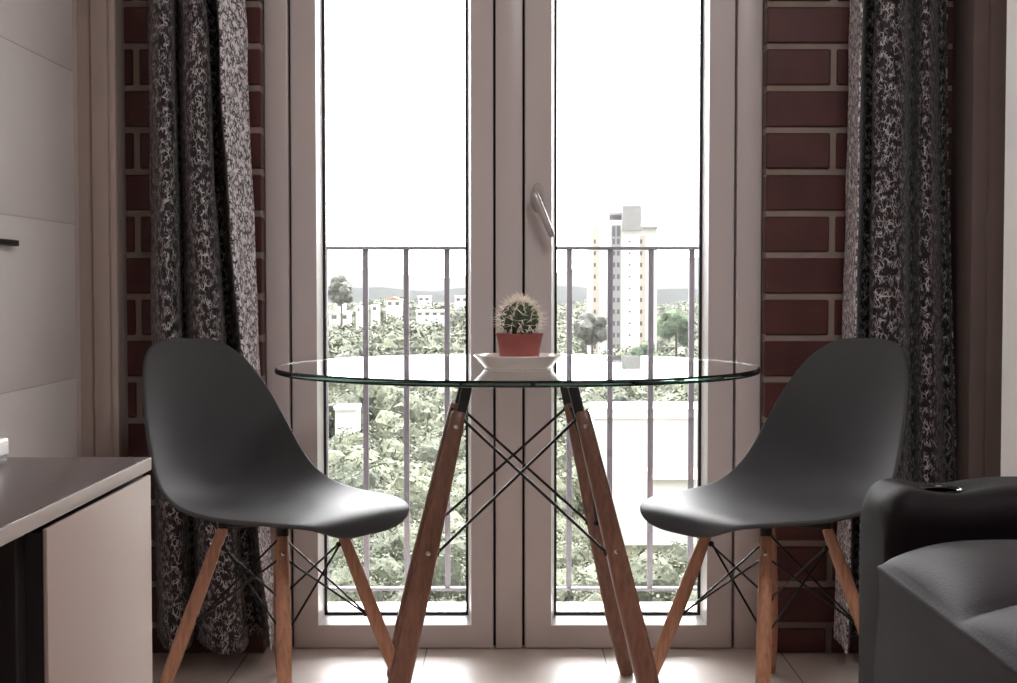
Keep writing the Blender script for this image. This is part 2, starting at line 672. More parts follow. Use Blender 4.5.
for x in (RX0 + .02, RX1 - .02, px2x(508.5, YR)):
    m_ = MB()
    m_.box(x - .012, x + .012, YR - .012, YR + .012, -.012, zb, bev=.001)
    m_.build('foot', M['rail_metal'], rail, origin=RO)

# ------------------------------------------------------------------ curtains


def curtain(name, top, bot, label, i0, i1):
    """top / bot: lists of (px, Y) fold points, at the top (read at y=40) and at the hem"""
    ztop, zlo = 2.44, .046
    zr = at(500, 40, 3.36).z
    zh = at(500, 600, 3.36).z
    T = smooth_path([(px2x(p, Y), Y, 0) for p, Y in top], 7)
    B = smooth_path([(px2x(p, Y), Y, 0) for p, Y in bot], 7)
    nz = 60
    bm = bmesh.new()
    uvl = bm.loops.layers.uv.new('UVMap')
    # arc length along the hem gives the cloth coordinate
    S = [0]
    for a, b_ in zip(B[:-1], B[1:]):
        S.append(S[-1] + (b_ - a).length)
    rows = []
    for j in range(nz + 1):
        z = ztop + (zlo - ztop) * j / nz
        t = (zr - z) / (zr - zh)
        t = max(-.25, min(1.1, t))
        te = t if t < 0 else t ** 1.35
        r = []
        for i, (a, b_) in enumerate(zip(T, B)):
            p = a.lerp(b_, te)
            wob = .004 * noise.noise(Vector((S[i] * 9, z * 4, 3.1))) + .0025 * noise.noise(Vector((S[i] * 30, z * 9, 7.7)))
            hem = .004 * math.sin(S[i] * 22) * (j / nz) ** 6
            r.append(bm.verts.new((p.x + wob, p.y + wob * .8, z + hem)))
        rows.append(r)
    for j in range(nz):
        for i in range(len(T) - 1):
            f = bm.faces.new((rows[j][i], rows[j + 1][i], rows[j + 1][i + 1], rows[j][i + 1]))
            f.smooth = True
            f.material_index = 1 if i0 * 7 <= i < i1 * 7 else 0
            for lp, (ii, jj) in zip(f.loops, ((i, j), (i, j + 1), (i + 1, j + 1), (i + 1, j))):
                lp[uvl].uv = (S[ii], (ztop + (zlo - ztop) * jj / nz))
    me = bpy.data.meshes.new(name)
    bm.to_mesh(me); bm.free()
    me.materials.append(M['curtain'])
    me.materials.append(M['curtain_back'])
    o = bpy.data.objects.new(name, me)
    COL.objects.link(o)
    md = o.modifiers.new('thick', 'SOLIDIFY'); md.thickness = .0025; md.offset = 0
    tag(o, label, 'curtain')
    return o


curtain('curtain',
        [(151, 3.415), (153, 3.37), (157, 3.30), (165, 3.265), (174, 3.29), (178, 3.37), (181, 3.39), (184, 3.33), (190, 3.27), (199, 3.255), (208, 3.285), (211, 3.36), (209, 3.405), (216, 3.42), (221, 3.37), (222, 3.27), (233, 3.31), (243, 3.365), (249, 3.41)],
        [(154, 3.42), (156, 3.375), (161, 3.31), (172, 3.28), (183, 3.31), (188, 3.38), (193, 3.395), (198, 3.33), (209, 3.275), (224, 3.265), (236, 3.29), (242, 3.36), (240, 3.405), (251, 3.42), (261, 3.37), (264, 3.30), (266, 3.345), (269, 3.385), (272, 3.415)],
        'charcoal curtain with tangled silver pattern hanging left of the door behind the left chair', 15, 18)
curtain('curtain',
        [(847, 3.41), (851, 3.36), (855, 3.31), (859, 3.265), (860, 3.34), (863, 3.41), (870, 3.42), (875, 3.39), (871.5, 3.31), (877, 3.26), (893, 3.255), (902, 3.285), (906, 3.36), (910, 3.39), (914, 3.35), (919, 3.30), (927, 3.295), (932, 3.34), (935, 3.40), (939, 3.415), (943, 3.40), (944.5, 3.36)],
        [(838, 3.41), (842, 3.36), (847, 3.31), (852, 3.265), (853, 3.34), (855, 3.41), (862, 3.42), (870, 3.39), (866.5, 3.31), (873, 3.26), (891, 3.255), (904, 3.285), (911, 3.36), (917, 3.39), (921, 3.35), (928, 3.30), (938, 3.295), (946, 3.34), (951, 3.40), (957, 3.415), (962, 3.40), (965, 3.36)],
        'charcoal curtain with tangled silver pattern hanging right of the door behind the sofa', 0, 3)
# ------------------------------------------------------------------ white cupboard on the left wall
cx1 = WL + .018
cab = empty('tall_cupboard', (WL, 2.7, 0))
tag(cab, 'tall white cupboard with flat fronts along the left wall', 'cupboard')
CO = (WL, 2.7, 0)
yca, ycb = 2.1, 3.27
m_ = MB(); m_.box(WL + .001, cx1 - .0025, yca, ycb, .0, 2.4, bev=.002)
m_.build('body', M['groove'], cab, origin=CO)
zj = [at(0, 394, -cx1 * F / 508.5).z, at(0, 213.5, -cx1 * F / 508.5).z, at(0, 34, -cx1 * F / 508.5).z]
zs = [.0, zj[0] - (zj[1] - zj[0]), zj[0], zj[1], zj[2], zj[2] + (zj[1] - zj[0]), 2.4]
for k in range(6):
    m_ = MB(); m_.box(cx1 - .0024, cx1, yca, ycb, zs[k] + .0008, zs[k + 1] - .0008, bev=.0009)
    dr = m_.build('drawer_front', M['cab_white'], cab, origin=CO)
    if k in (2, 3):
        zh = at(0, 242, -cx1 * F / 508.5).z if k == 3 else None
        ye = -cx1 * F / (508.5 - 13.5)
        if zh:
            h_ = MB(); h_.box(cx1 - .001, cx1 + .014, ye - .3, ye, zh - .006, zh + .006, bev=.002)
            h_.box(cx1 - .002, cx1 + .004, ye - .28, ye - .02, zh - .004, zh + .004)
            tag(h_.build('handle', M['black_metal'], dr, origin=CO), 'black bar handle')

# ------------------------------------------------------------------ white wardrobe on the right
xw = px2x(1002.5, 2.62)
m_ = MB()
wd = empty('wardrobe', (xw, 2.4, 0))
tag(wd, 'tall white lacquered wardrobe side at the right edge behind the sofa', 'wardrobe')
WO = (xw, 2.4, 0)
m_ = MB(); m_.box(xw + .012, WR - .002, 2.14, 2.62, .06, 2.4, bev=.002)
m_.build('carcass', M['cab_white'], wd, origin=WO)
m_ = MB(); m_.box(xw, xw + .012, 2.135, 2.62, .062, 2.398, bev=.003)
m_.build('door', M['cab_white'], wd, origin=WO)
m_ = MB(); m_.box(xw + .03, WR - .01, 2.16, 2.60, 0, .06)
m_.build('plinth', M['counter_dark'], wd, smooth=False, origin=WO)

# ------------------------------------------------------------------ dark topped counter at the left
cz = .70
d = ray(151.5, 457)
yq = (cz - EYE) / d.z * d.y
xq = px2x(151.5, yq, 457)
ct = empty('counter', (-.7, 1.2, 0))
tag(ct, 'low counter with dark top and taupe side panel in the left foreground', 'counter')
CTO = (-.7, 1.2, 0)
x_l = WL + .02
y_n = .35
m_ = MB()
m_.box(x_l, xq - .002, y_n, yq - .001, cz - .015, cz, bev=.0015)
m_.build('counter_top', M['counter_top'], ct, origin=CTO)
m_ = MB()
m_.box(xq - .002, xq, y_n, yq, cz - .015, cz - .0006, bev=.0006)
m_.box(x_l, xq - .002, yq - .001, yq, cz - .015, cz - .0006)
m_.build('edge_band', M['counter_edge'], ct, origin=CTO)
rr_ = ray(48, 600)
yp = (xq - .001) / rr_.x * rr_.y
m_ = MB()
m_.box(xq - .0055, xq - .001, yp, yq - .0005, 0, cz - .021, bev=.001)
m_.build('side_panel', M['counter_panel'], ct, origin=CTO)
m_ = MB()
m_.box(x_l, xq - .024, y_n + .02, yq - .012, cz - .024, cz - .0155)
m_.box(x_l, xq - .0056, yp + .0005, yq - .003, 0, cz - .0245)
m_.box(x_l, xq - .20, y_n + .02, yp + .02, 0, cz - .024)
m_.box(xq - .2, xq - .022, yp - .02, yp + .02, 0, cz - .024, bev=.002)
m_.build('dark_recess', M['counter_dark'], ct, smooth=False, origin=CTO)

bx = empty('router_box', (-.66, 1.62, cz))
tag(bx, 'white box with black base at the left edge on the dark counter', 'device')
BO = (-.66, 1.62, cz)
e = at(8.5, 452, 1.60)
m_ = MB(); m_.box(-.76, e.x + .001, 1.50, 1.60, cz + .0095, cz + .029, bev=.003, seg=3)
m_.build('casing', M['cab_white'], bx, origin=BO)
m_ = MB(); m_.box(-.757, e.x - .001, 1.502, 1.598, cz + .003, cz + .0096, bev=.0008)
m_.build('base', M['black_metal'], bx, origin=BO)
m_ = MB(); m_.box(-.75, e.x - .008, 1.51, 1.59, cz, cz + .0031)
m_.build('foot_pad', M['alu'], bx, origin=BO)

# ------------------------------------------------------------------ dining table
TX, TY, TR = .018, 2.973, .505
TZ = EYE - .1645
TROT = math.radians(2.8)
table = empty('dining_table', (TX, TY, 0), TROT)
tag(table, 'round clear glass table on four splayed wooden legs with black wire bracing', 'table')
th = .0122
g = MB()
pr = [(0, TZ - th), (TR - .004, TZ - th), (TR - .0012, TZ - th + .0012), (TR, TZ - th + .004), (TR, TZ - .004), (TR - .0012, TZ - .0012), (TR - .004, TZ), (0, TZ)]
g.lathe(pr[1:-1], n=128)
tag(g.build('glass_top', M['tglass'], table, angle=12), 'clear glass top with green edge')
ZW = at(0, 411.5, 2.86).z          # top of the wooden legs
A0, A1 = .272, .124                # half spread at the floor and at ZW


def leg_at(sx, sy, z):
    s = A0 + (A1 - A0) * z / ZW
    return Vector((sx * s, sy * s, z))


for sx, sy in ((-1, -1), (1, -1), (1, 1), (-1, 1)):
    lg = MB()
    zz_ = [0, .006, .05, .14, .3, .45, ZW - .03, ZW - .004, ZW]
    rr_ = [.013, .0165, .0195, .0222, .0212, .0185, .0158, .0152, .0125]
    lg.tube([leg_at(sx, sy, z) for z in zz_], rr_, 16, power=3.6, up=(sx * 1.0, 0, 0))
    lo = lg.build('leg', M['wood_table'], table, angle=40)
    b_ = MB()
    pts = [leg_at(sx, sy, ZW - .08), leg_at(sx, sy, ZW), leg_at(sx, sy, TZ - th - .004)]
    ins = Vector((-sx * .005, 0, 0))
    b_.tube([p + ins for p in pts], [.0100, .0108, .0108], 12, power=5, aspect=.9, up=(1, 0, 0))
    tp = leg_at(sx, sy, TZ - th)
    b_.lathe([(.026, -.005), (.028, -.004), (.028, -.0003), (.026, -.0002)], c=(tp.x - sx * .005, tp.y, TZ - th), n=24)
    tag(b_.build('bracket', M['black_metal'], table), 'black metal bracket under the glass')
    for z in (ZW - .028, .376):
        s_ = MB()
        p = leg_at(sx, sy, z)
        rad = .0160 if z > .5 else .0202
        s_.lathe([(.0050, -.0015), (.0052, .0008), (.004, .0022), (.0018, .0024)], n=14)
        mt = Matrix.Translation(p + Vector((0, sy * rad, 0))) @ Matrix.Rotation(-sy * PI / 2, 4, 'X')
        bmesh.ops.transform(s_.bm, matrix=mt, verts=s_.bm.verts)
        tag(s_.build('screw', M['steel'], lo), 'bright screw head')
cr = [(-1, -1), (1, -1), (1, 1), (-1, 1)]
for a, b_ in zip(cr, cr[1:] + cr[:1]):
    for p_, q_ in ((a, b_), (b_, a)):
        P0, P1 = leg_at(*p_, .632), leg_at(*q_, .372)
        dd = (P1 - P0).normalized()
        # the two rods of a face pass each other
        nrm = Vector((dd.y, -dd.x, 0)).normalized() * .004
        hz = Vector((dd.x, dd.y, 0)).normalized()
        A_, B_ = P0 + hz * .014 + nrm, P1 - hz * .019 + nrm
        r_ = MB()
        r_.tube([A_, B_], .0031, 8)
        r_.sphere(A_, .0056, 8); r_.sphere(B_, .0062, 8, (1, 1, 1.3))
        r_.build('brace_rod', M['black_metal'], table)

# ------------------------------------------------------------------ saucer, pot, cactus
SX, SY = px2x(518, 2.86), 2.86
sau = MB()
sau.lathe([(.060, 0), (.067, .0008), (.069, .003), (.074, .009), (.087, .0225), (.0905, .0255), (.0895, .0272), (.084, .0252), (.072, .0125), (.064, .0068), (.03, .006), (.001, .006)], n=64)
so = sau.build('saucer', M['porcelain'], angle=60)
so.location = (SX, SY, TZ + .0004)
tag(so, 'white saucer under the terracotta cactus pot on the glass table', 'saucer')
PZ = TZ + .0004 + .0064
pot = empty('potted_cactus', (px2x(519.5, SY), SY, PZ))
tag(pot, 'small spiny cactus in a terracotta pot standing on the white saucer', 'potted plant')
p_ = MB()
H = .064
p_.lathe([(.034, 0), (.0375, .001), (.0385, .004), (.0405, H * .30), (.0430, H * .60), (.0462, H * .86), (.0485, H * .96), (.0485, H), (.0455, H), (.0435, H * .90), (.040, H * .80), (.001, H * .80)], n=48)
p_.build('pot', M['terracotta'], pot, angle=40)
s_ = MB()
s_.lathe([(.0425, H * .78), (.042, H * .87), (.03, H * .9), (.001, H * .915)], n=32)
s_.build('soil', M['soil'], pot)
c_ = MB()
CR, CZ = .0365, H * .86 + .037
ng, nr = 13, 18
rings = []
for i in range(nr + 1):
    ph = -PI / 2 * .92 + (PI * .92 + PI / 2 * .0) * i / nr
    ph = min(ph, PI / 2 * .97)
    ring = []
    for k in range(ng * 8):
        a = 2 * PI * k / (ng * 8) + .25 * math.sin(ph)
        rb = 1 + .17 * abs(math.cos(a * ng / 2)) ** .6 * (1 + .35 * math.sin(ph * 16)) - .1
        r = CR * math.cos(ph) * rb
        ring.append(Vector((r * math.cos(a), r * math.sin(a), CZ + CR * 1.02 * math.sin(ph))))
    rings.append(ring)
c_.ring_loft(rings)
cb = c_.build('cactus', M['cactus'], pot, angle=50)
sp = MB()
rnd = random.Random(3)
for i in range(1, 9):
    ph = -PI / 2 * .55 + PI / 2 * 1.52 * i / 8.5
    for g_ in range(ng):
        a0 = 2 * PI * (g_ + .5) / ng * 1.0 + .25 * math.sin(ph)
        a0 = 2 * PI * g_ / ng + .25 * math.sin(ph)
        base = Vector((CR * 1.1 * math.cos(ph) * math.cos(a0), CR * 1.1 * math.cos(ph) * math.sin(a0), CZ + CR * 1.04 * math.sin(ph)))
        out = Vector((math.cos(ph) * math.cos(a0), math.cos(ph) * math.sin(a0), math.sin(ph)))
        for q in range(6):
            dv = (out + Vector((rnd.gauss(0, .7), rnd.gauss(0, .7), rnd.gauss(.15, .7)))).normalized()
            if dv.dot(out) < .1:
                dv = (dv + out).normalized()
            ln = rnd.uniform(.010, .019) * (1.5 if rnd.random() < .1 else 1)
            mid = base + dv * ln * .5 + Vector((0, 0, rnd.uniform(-.001, .002)))
            sp.tube([base, mid, base + dv * ln], [.00085, .0007, .00022], 4)
so_ = sp.build('spines', M['spine'], pot)
tag(so_, 'cream spines', kind='stuff')

# ------------------------------------------------------------------ moulded chairs


def chair_shell():
    """bucket shell: centre profile (x forward, z up), half width and how far the sides come forward"""
    prof = [(.246, .394), (.240, .418), (.212, .432), (.150, .434), (.080, .429), (.010, .424), (-.055, .424), (-.110, .434),
            (-.153, .457), (-.183, .492), (-.205, .540), (-.223, .595), (-.241, .655), (-.261, .715), (-.281, .755), (-.299, .784)]
    P = [Vector((x, 0, z)) for x, z in prof]
    P = smooth_path(P, 5)
    # resample by arc length
    S = [0]
    for a, b in zip(P[:-1], P[1:]):
        S.append(S[-1] + (b - a).length)
    tot = S[-1]

    def ev(s):
        s = max(0, min(tot, s))
        for i in range(len(S) - 1):
            if S[i + 1] >= s:
                t = (s - S[i]) / max(1e-9, S[i + 1] - S[i])
                return P[i].lerp(P[i + 1], t)
        return P[-1]

    def tab(T, u):
        P_ = [Vector((x, y, 0)) for x, y in T]
        Q = [P_[0] * 2 - P_[1]] + P_ + [P_[-1] * 2 - P_[-2]]
        for i in range(1, len(Q) - 2):
            if u <= Q[i + 1].x + 1e-9:
                t = (u - Q[i].x) / (Q[i + 1].x - Q[i].x)
                m0 = (Q[i + 1].y - Q[i - 1].y) / (Q[i + 1].x - Q[i - 1].x) * (Q[i + 1].x - Q[i].x)
                m1 = (Q[i + 2].y - Q[i].y) / (Q[i + 2].x - Q[i].x) * (Q[i + 1].x - Q[i].x)
                return (2 * t ** 3 - 3 * t * t + 1) * Q[i].y + (t ** 3 - 2 * t * t + t) * m0 + (-2 * t ** 3 + 3 * t * t) * Q[i + 1].y + (t ** 3 - t * t) * m1
        return T[-1][1]
    W = [(0, .212), (.18, .234), (.36, .238), (.52, .233), (.66, .218), (.82, .198), (1, .178)]
    B = [(0, -.004), (.12, .001), (.26, .009), (.40, .022), (.52, .036), (.64, .041), (.82, .027), (1, .008)]
    nu, nt_ = 72, 44
    bm = bmesh.new()
    V = []

    def wide(s):
        acc = Vector((0, 0, 0)); wt = 0
        lim = min(.095, s, tot - s)
        for k in range(-6, 7):
            g = 1 - abs(k) / 7
            acc += ev(s + lim * k / 6) * g; wt += g
        return acc / wt
    for i in range(nu + 1):
        r = []
        U = -1 + 2 * i / nu
        for j in range(nt_ + 1):
            T = -1 + 2 * j / nt_
            ne = 3.4 if U < 0 else 3.6
            nn = (abs(U) ** ne + abs(T) ** ne) ** (1 / ne)
            g = max(abs(U), abs(T)) / nn if nn > 1e-9 else 1
            uu, tt = U * g, T * g
            u = (uu + 1) / 2
            s = u * tot
            q = abs(tt) ** 2.2
            c = ev(s).lerp(wide(s), q)
            k = max(0, min(1, (u - .22) / .50)); k = k * k * (3 - 2 * k)
            an = math.radians(88 + (14 - 88) * k)
            nrm = Vector((math.cos(an), 0, math.sin(an)))     # towards the sitter
            p = c + Vector((0, tt * tab(W, u), 0)) + nrm * (tab(B, u) * q)
            r.append(bm.verts.new(p))
        V.append(r)
    for i in range(nu):
        for j in range(nt_):
            bm.faces.new((V[i][j], V[i + 1][j], V[i + 1][j + 1], V[i][j + 1])).smooth = True
    bmesh.ops.recalc_face_normals(bm, faces=bm.faces)
    me = bpy.data.meshes.new('seat_shell')
    bm.to_mesh(me); bm.free()
    me.materials.append(M['shell'])
    o = bpy.data.objects.new('seat_shell', me)
    COL.objects.link(o)
    md = o.modifiers.new('thick', 'SOLIDIFY'); md.thickness = .009; md.offset = 0
    md.use_quality_normals = True
    bv = o.modifiers.new('round', 'BEVEL'); bv.width = .0042; bv.segments = 3; bv.limit_method = 'ANGLE'; bv.angle_limit = math.radians(50)
    return o


C0, C1, CZT = .189, .083, .402      # leg spread at floor / top, height of leg tops


def cleg(sx, sy, z):
    s = C0 + (C1 - C0) * z / CZT
    return Vector((sx * s, sy * s, z))


def make_chair():
    root = empty('dining_chair', (0, 0, 0))
    sh = chair_shell(); sh.parent = root
    mo = MB()
    # steel mount under the seat: cross bars to each leg and four spacer posts
    for sx, sy in ((1, 1), (1, -1), (-1, 1), (-1, -1)):
        p = cleg(sx, sy, .392)
        mo.tube([Vector((0, 0, .398)), p * .6 + Vector((0, 0, .398 * .4)), p], .0075, 10)
        mo.tube([p + Vector((0, 0, -.004)), p + Vector((0, 0, .012))], .0125, 14)
        q = Vector((sx * .080, sy * .080, .403))
        mo.tube([p, q, q + Vector((0, 0, .026))], .006, 8)
        mo.lathe([(.011, -.001), (.014, .001), (.014, .009), (.010, .011)], c=q + Vector((0, 0, .014)), n=16)
    mo.build('seat_mount', M['black_metal'], root)
    for sx, sy in ((1, 1), (1, -1), (-1, 1), (-1, -1)):
        lg = MB()
        zz_ = [0, .004, .03, .10, .2, .3, .375, .385, .388]
        rr_ = [.0075, .0095, .0120, .0150, .0156, .0140, .0118, .0112, .009]
        lg.tube([cleg(sx, sy, z) for z in zz_], rr_, 18)
        l_ = lg.build('leg', M['wood'], root, angle=45)
        s_ = MB()
        pz = cleg(sx, sy, .355)
        s_.sphere(pz + Vector((sx * .0085, sy * .0085, 0)), .0048, 8)
        tag(s_.build('screw', M['steel'], l_), 'bright screw head')
    # wire bracing: one crossing pair of rods on each side, ending on bolts inside the legs
    def bolt_at(sx, sy, z):
        p = cleg(sx, sy, z)
        return p - Vector((sx, sy, 0)).normalized() * .0165
    cr_ = [(1, 1), (1, -1), (-1, -1), (-1, 1)]
    for A_, B_ in zip(cr_, cr_[1:] + cr_[:1]):
        for p_, q_ in ((A_, B_), (B_, A_)):
            p, q = bolt_at(*p_, .345), bolt_at(*q_, .192)
            d_ = (q - p); nn = Vector((-d_.y, d_.x, 0)).normalized() * .0026
            r_ = MB(); r_.tube([p + nn, q + nn], .0024, 8)
            r_.build('brace_rod', M['black_metal'], root)
    for sx, sy in cr_:
        for z in (.345, .192):
            k_ = MB(); k_.sphere(bolt_at(sx, sy, z), .0072, 10, (1, 1, .9))
            k_.tube([bolt_at(sx, sy, z), cleg(sx, sy, z)], .0035, 8)
            k_.build('brace_bolt', M['black_metal'], root)
    return root


ch = make_chair()
CHY = 3.01
ch.location = (px2x(280, CHY), CHY, 0)
dirl = math.atan2(CHY, px2x(280, CHY))
ch.rotation_euler.z = dirl - PI / 2 - PI / 4 + math.radians(1.0)
tag(ch, 'charcoal moulded chair with wooden legs left of the glass table', 'chair', 'moulded dining chairs')
c2 = copy_tree(ch)
c2.location = (px2x(770, CHY), CHY, 0)
dirr = math.atan2(CHY, px2x(772, CHY))
c2.rotation_euler.z = dirr + PI / 2 + PI / 4 - math.radians(2.0)
tag(c2, 'charcoal moulded chair with wooden legs right of the glass table beside the sofa', 'chair', 'moulded dining chairs')

# ------------------------------------------------------------------ sofa
sofa = empty('sofa', (.8, 1.4, 0))
tag(sofa, 'dark leather sofa with a cup holder in its arm in the right foreground', 'sofa')
SO = (.8, 1.4, 0)
SXF = .500                       # front face of the arm
AY0, AY1 = 1.85, 2.02
AZ = .634


def arm_section(x, n=10):
    """rounded section of the arm in the Y-Z plane at X = x; the front end rounds over"""
    dxf = x - SXF
    rr = .042
    drop = 0 if dxf > rr else rr - math.sqrt(max(0, rr * rr - (rr - dxf) ** 2))
    zt_ = AZ - drop - .006 * math.exp(-((x - .60) / .05) ** 2)
    inset = 0 if dxf > .03 else (.03 - math.sqrt(max(0, .03 ** 2 - (.03 - dxf) ** 2))) * .8
    y0, y1 = AY0 + inset, AY1 - inset
    r = .045
    pts = []
    for (cy, cz_, a0) in ((y1 - r, zt_ - r, 0), (y0 + r, zt_ - r, PI / 2)):
        for k in range(n + 1):
            a = a0 + PI / 2 * k / n
            pts.append(Vector((x, cy + r * math.cos(a), cz_ + r * math.sin(a))))
    # flat-ish crown with many points so the cup well can be dented in
    top = []
    m0 = pts[n]
    m1 = pts[n + 1]
    for k in range(1, 8):
        top.append(m0.lerp(m1, k / 8))
    pts = pts[:n + 1] + top + pts[n + 1:]
    for z in (.45, .3, .15, .06):
        pts.append(Vector((x, y0, z)))
    for z in (.06, .15, .3, .45):
        pts.append(Vector((x, y1, z)))
    return pts


CUP = Vector((at(941, 484, 1.935).x, 1.935, AZ))
xs = [SXF + .042 * (1 - math.cos(PI / 2 * k / 8)) for k in range(9)] + [SXF + .042 + (1.13 - SXF - .042) * k / 70 for k in range(1, 71)]
secs = [arm_section(x) for x in xs]
for s in secs:
    for p in s:
        if p.z > AZ - .06:
            q = math.hypot(p.x - CUP.x, p.y - CUP.y)
            p.z -= .011 * math.exp(-(q / .052) ** 2)
m_ = MB(); m_.ring_loft(secs)
am = m_.build('arm', M['leather_black'], sofa, angle=60, origin=SO)
m_ = MB()
cz_ = AZ - .0165
m_.lathe([(.022, .003), (.0305, .001), (.0325, .0035), (.0315, .0055), (.0285, .0052), (.027, .0035), (.026, .0028), (.022, .0030)], c=(CUP.x, CUP.y, cz_), n=40)
tag(m_.build('cup_holder', M['cup'], am, origin=SO), 'glossy black cup holder ring')

# seat cushion: three padded channels running front to back
m_ = MB()
XC0 = .488
yb = [AY0 - .004, 1.515, 1.17, .83]
nx, ny = 40, 84
rows = []
for i in range(nx + 1):
    pass


def seat_top(x, y):
    zs_ = .531
    for a, b in zip(yb[:-1], yb[1:]):
        if y <= a + 1e-9 and y >= b - 1e-9:
            t = (a - y) / (a - b)
            lobe = (max(0, 4 * t * (1 - t))) ** .55
            break
    else:
        lobe = 0
    f = min(1, max(0, (x - XC0) / .10))
    f = math.sqrt(max(0, 1 - (1 - f) ** 2))
    return zs_ + .058 * f * (.35 + .65 * lobe) - .006 * (1 - lobe) * f


ring_rows = []
for j in range(ny + 1):
    y = yb[0] + (yb[-1] - yb[0]) * j / ny
    sec = []
    # front face from the bottom up, bulging a little
    for k in range(12):
        t = k / 12
        bul = .012 * math.sin(PI * t)
        sec.append(Vector((XC0 + .004 - bul, y, .10 + (.525 - .10) * t)))
    sec.append(Vector((XC0 - .001, y, .526)))
    sec.append(Vector((XC0 - .004, y, .530)))
    sec.append(Vector((XC0 - .001, y, .534)))
    for i in range(nx + 1):
        x = XC0 + .003 + (.92 - XC0 - .003) * (i / nx) ** 1.6
        z_ = seat_top(x, y)
        z_ += .0018 * noise.noise(Vector((x * 14, y * 14, 1.3)))
        sec.append(Vector((x, y, z_)))
    sec.append(Vector((.92, y, .10)))
    ring_rows.append(sec)
m_.ring_loft(ring_rows)
tag(m_.build('seat_cushion', M['leather'], sofa, angle=75, origin=SO), 'padded grey leather seat cushion')
m_ = MB()
m_.box(XC0 + .03, 1.13, yb[-1], AY0 - .002, .03, .10, bev=.01)
m_.build('base', M['leather_black'], sofa, origin=SO)
m_ = MB()
bk = []
for j in range(25):
    y = AY0 - .004 + (yb[-1] - AY0 + .004) * j / 24
    b = .02 * abs(math.sin(PI * (j / 24) * 2)) ** .6
    bk.append([Vector((.925, y, .12)), Vector((.925 - b * .3, y, .55)), Vector((.93 - b, y, .70)), Vector((.945 - b, y, .86)), Vector((.97, y, .95)), Vector((1.03, y, .98)), Vector((1.10, y, .95)), Vector((1.13, y, .85)), Vector((1.13, y, .12))])
m_.ring_loft(bk)
m_.build('backrest', M['leather'], sofa, angle=60, origin=SO)
for (x, y) in ((.54, 1.93), (1.08, 1.93), (.54, .90), (1.08, .90)):
    m_ = MB(); m_.tube([(x, y, 0), (x, y, .07)], .02, 14)
    m_.build('foot', M['black_metal'], sofa, origin=SO)

# ------------------------------------------------------------------ outside: valley, trees, houses, tower, hills


def ground_z(x, Y):
    def tab(T):
        for (a, va), (b, vb) in zip(T[:-1], T[1:]):
            if Y <= b:
                t = max(0, (Y - a) / (b - a))
                return va + (vb - va) * t
        return T[-1][1]
    lft = tab([(20, -27), (90, -24), (160, -20), (320, -10.5), (600, -12), (1000, -12), (2000, -14), (4000, -14)])
    rgt = tab([(20, -27), (90, -24), (130, -21), (360, -20), (600, -16), (1000, -14), (2000, -14), (4000, -14)])
    t = max(0, min(1, (x / max(Y, 1) + .02) / .05))
    t = t * t * (3 - 2 * t)
    return lft + (rgt - lft) * t + .6 * noise.noise(Vector((x * .02, Y * .02, 0)))


ys = [20, 40, 70, 100, 130, 170, 220, 280, 340, 420, 520, 650, 850, 1100, 1500, 2100, 3000]
bm = bmesh.new()
G = []
for Y in ys:
    G.append([bm.verts.new((-Y * .75 + Y * 1.5 * k / 40, Y, ground_z(-Y * .75 + Y * 1.5 * k / 40, Y))) for k in range(41)])
for a, b in zip(G[:-1], G[1:]):
    for k in range(40):
        bm.faces.new((a[k], a[k + 1], b[k + 1], b[k]))
mbg = MB(); mbg.bm.free(); mbg.bm = bm
tag(mbg.build('valley_ground', M['ground']), kind='structure')


def hill(name, Y, prof, depth, seed):
    """ridge with a crest read as (px, py) at distance Y, falling away to both sides"""
    bm = bmesh.new()
    n = 140
    rows = []
    pp = sorted(prof)
    for j in range(13):
        t = j / 12
        y = Y - depth + depth * 2 * t
        r = []
        for k in range(n + 1):
            px = -700 + 2400 * k / n
            py = None
            if px <= pp[0][0]:
                py = pp[0][1]
            elif px >= pp[-1][0]:
                py = pp[-1][1]
            else:
                for (a, va), (b, vb) in zip(pp[:-1], pp[1:]):
                    if a <= px <= b:
                        s = (px - a) / (b - a); s = s * s * (3 - 2 * s)
                        py = va + (vb - va) * s
                        break
            c = at(px, py, Y)
            e_ = math.cos((t - .5) * PI) ** .8 if 0 < t < 1 else 0
            zz_ = -30 + (c.z + 30) * e_
            zz_ += (7 * noise.noise(Vector((c.x * .012, y * .012, seed))) + 3 * noise.noise(Vector((c.x * .05, y * .05, seed)))) * e_ * (Y / 2500)
            r.append(bm.verts.new((c.x * y / Y, y, zz_)))
        rows.append(r)
    for a, b in zip(rows[:-1], rows[1:]):
        for k in range(n):
            bm.faces.new((a[k], a[k + 1], b[k + 1], b[k]))
    m = MB(); m.bm.free(); m.bm = bm
    return tag(m.build(name, M['hill']), kind='structure')


hill('hill', 2600, [(200, 268), (330, 272), (380, 271), (402, 274), (430, 279), (450, 276), (470, 275), (520, 281), (560, 273), (590, 266), (640, 263), (665, 262), (680, 259), (700, 255), (760, 250), (900, 262)], 240, 1.7)
hill('hill', 1300, [(200, 286), (320, 288), (380, 285), (420, 290), (470, 288), (560, 286), (620, 291), (700, 289), (820, 284)], 140, 4.2)


def ico(sub):
    b = bmesh.new()
    bmesh.ops.create_icosphere(b, subdivisions=sub, radius=1)
    v = np.array([x.co[:] for x in b.verts])
    f = np.array([[q.index for q in x.verts] for x in b.faces])
    b.free()
    return v, f


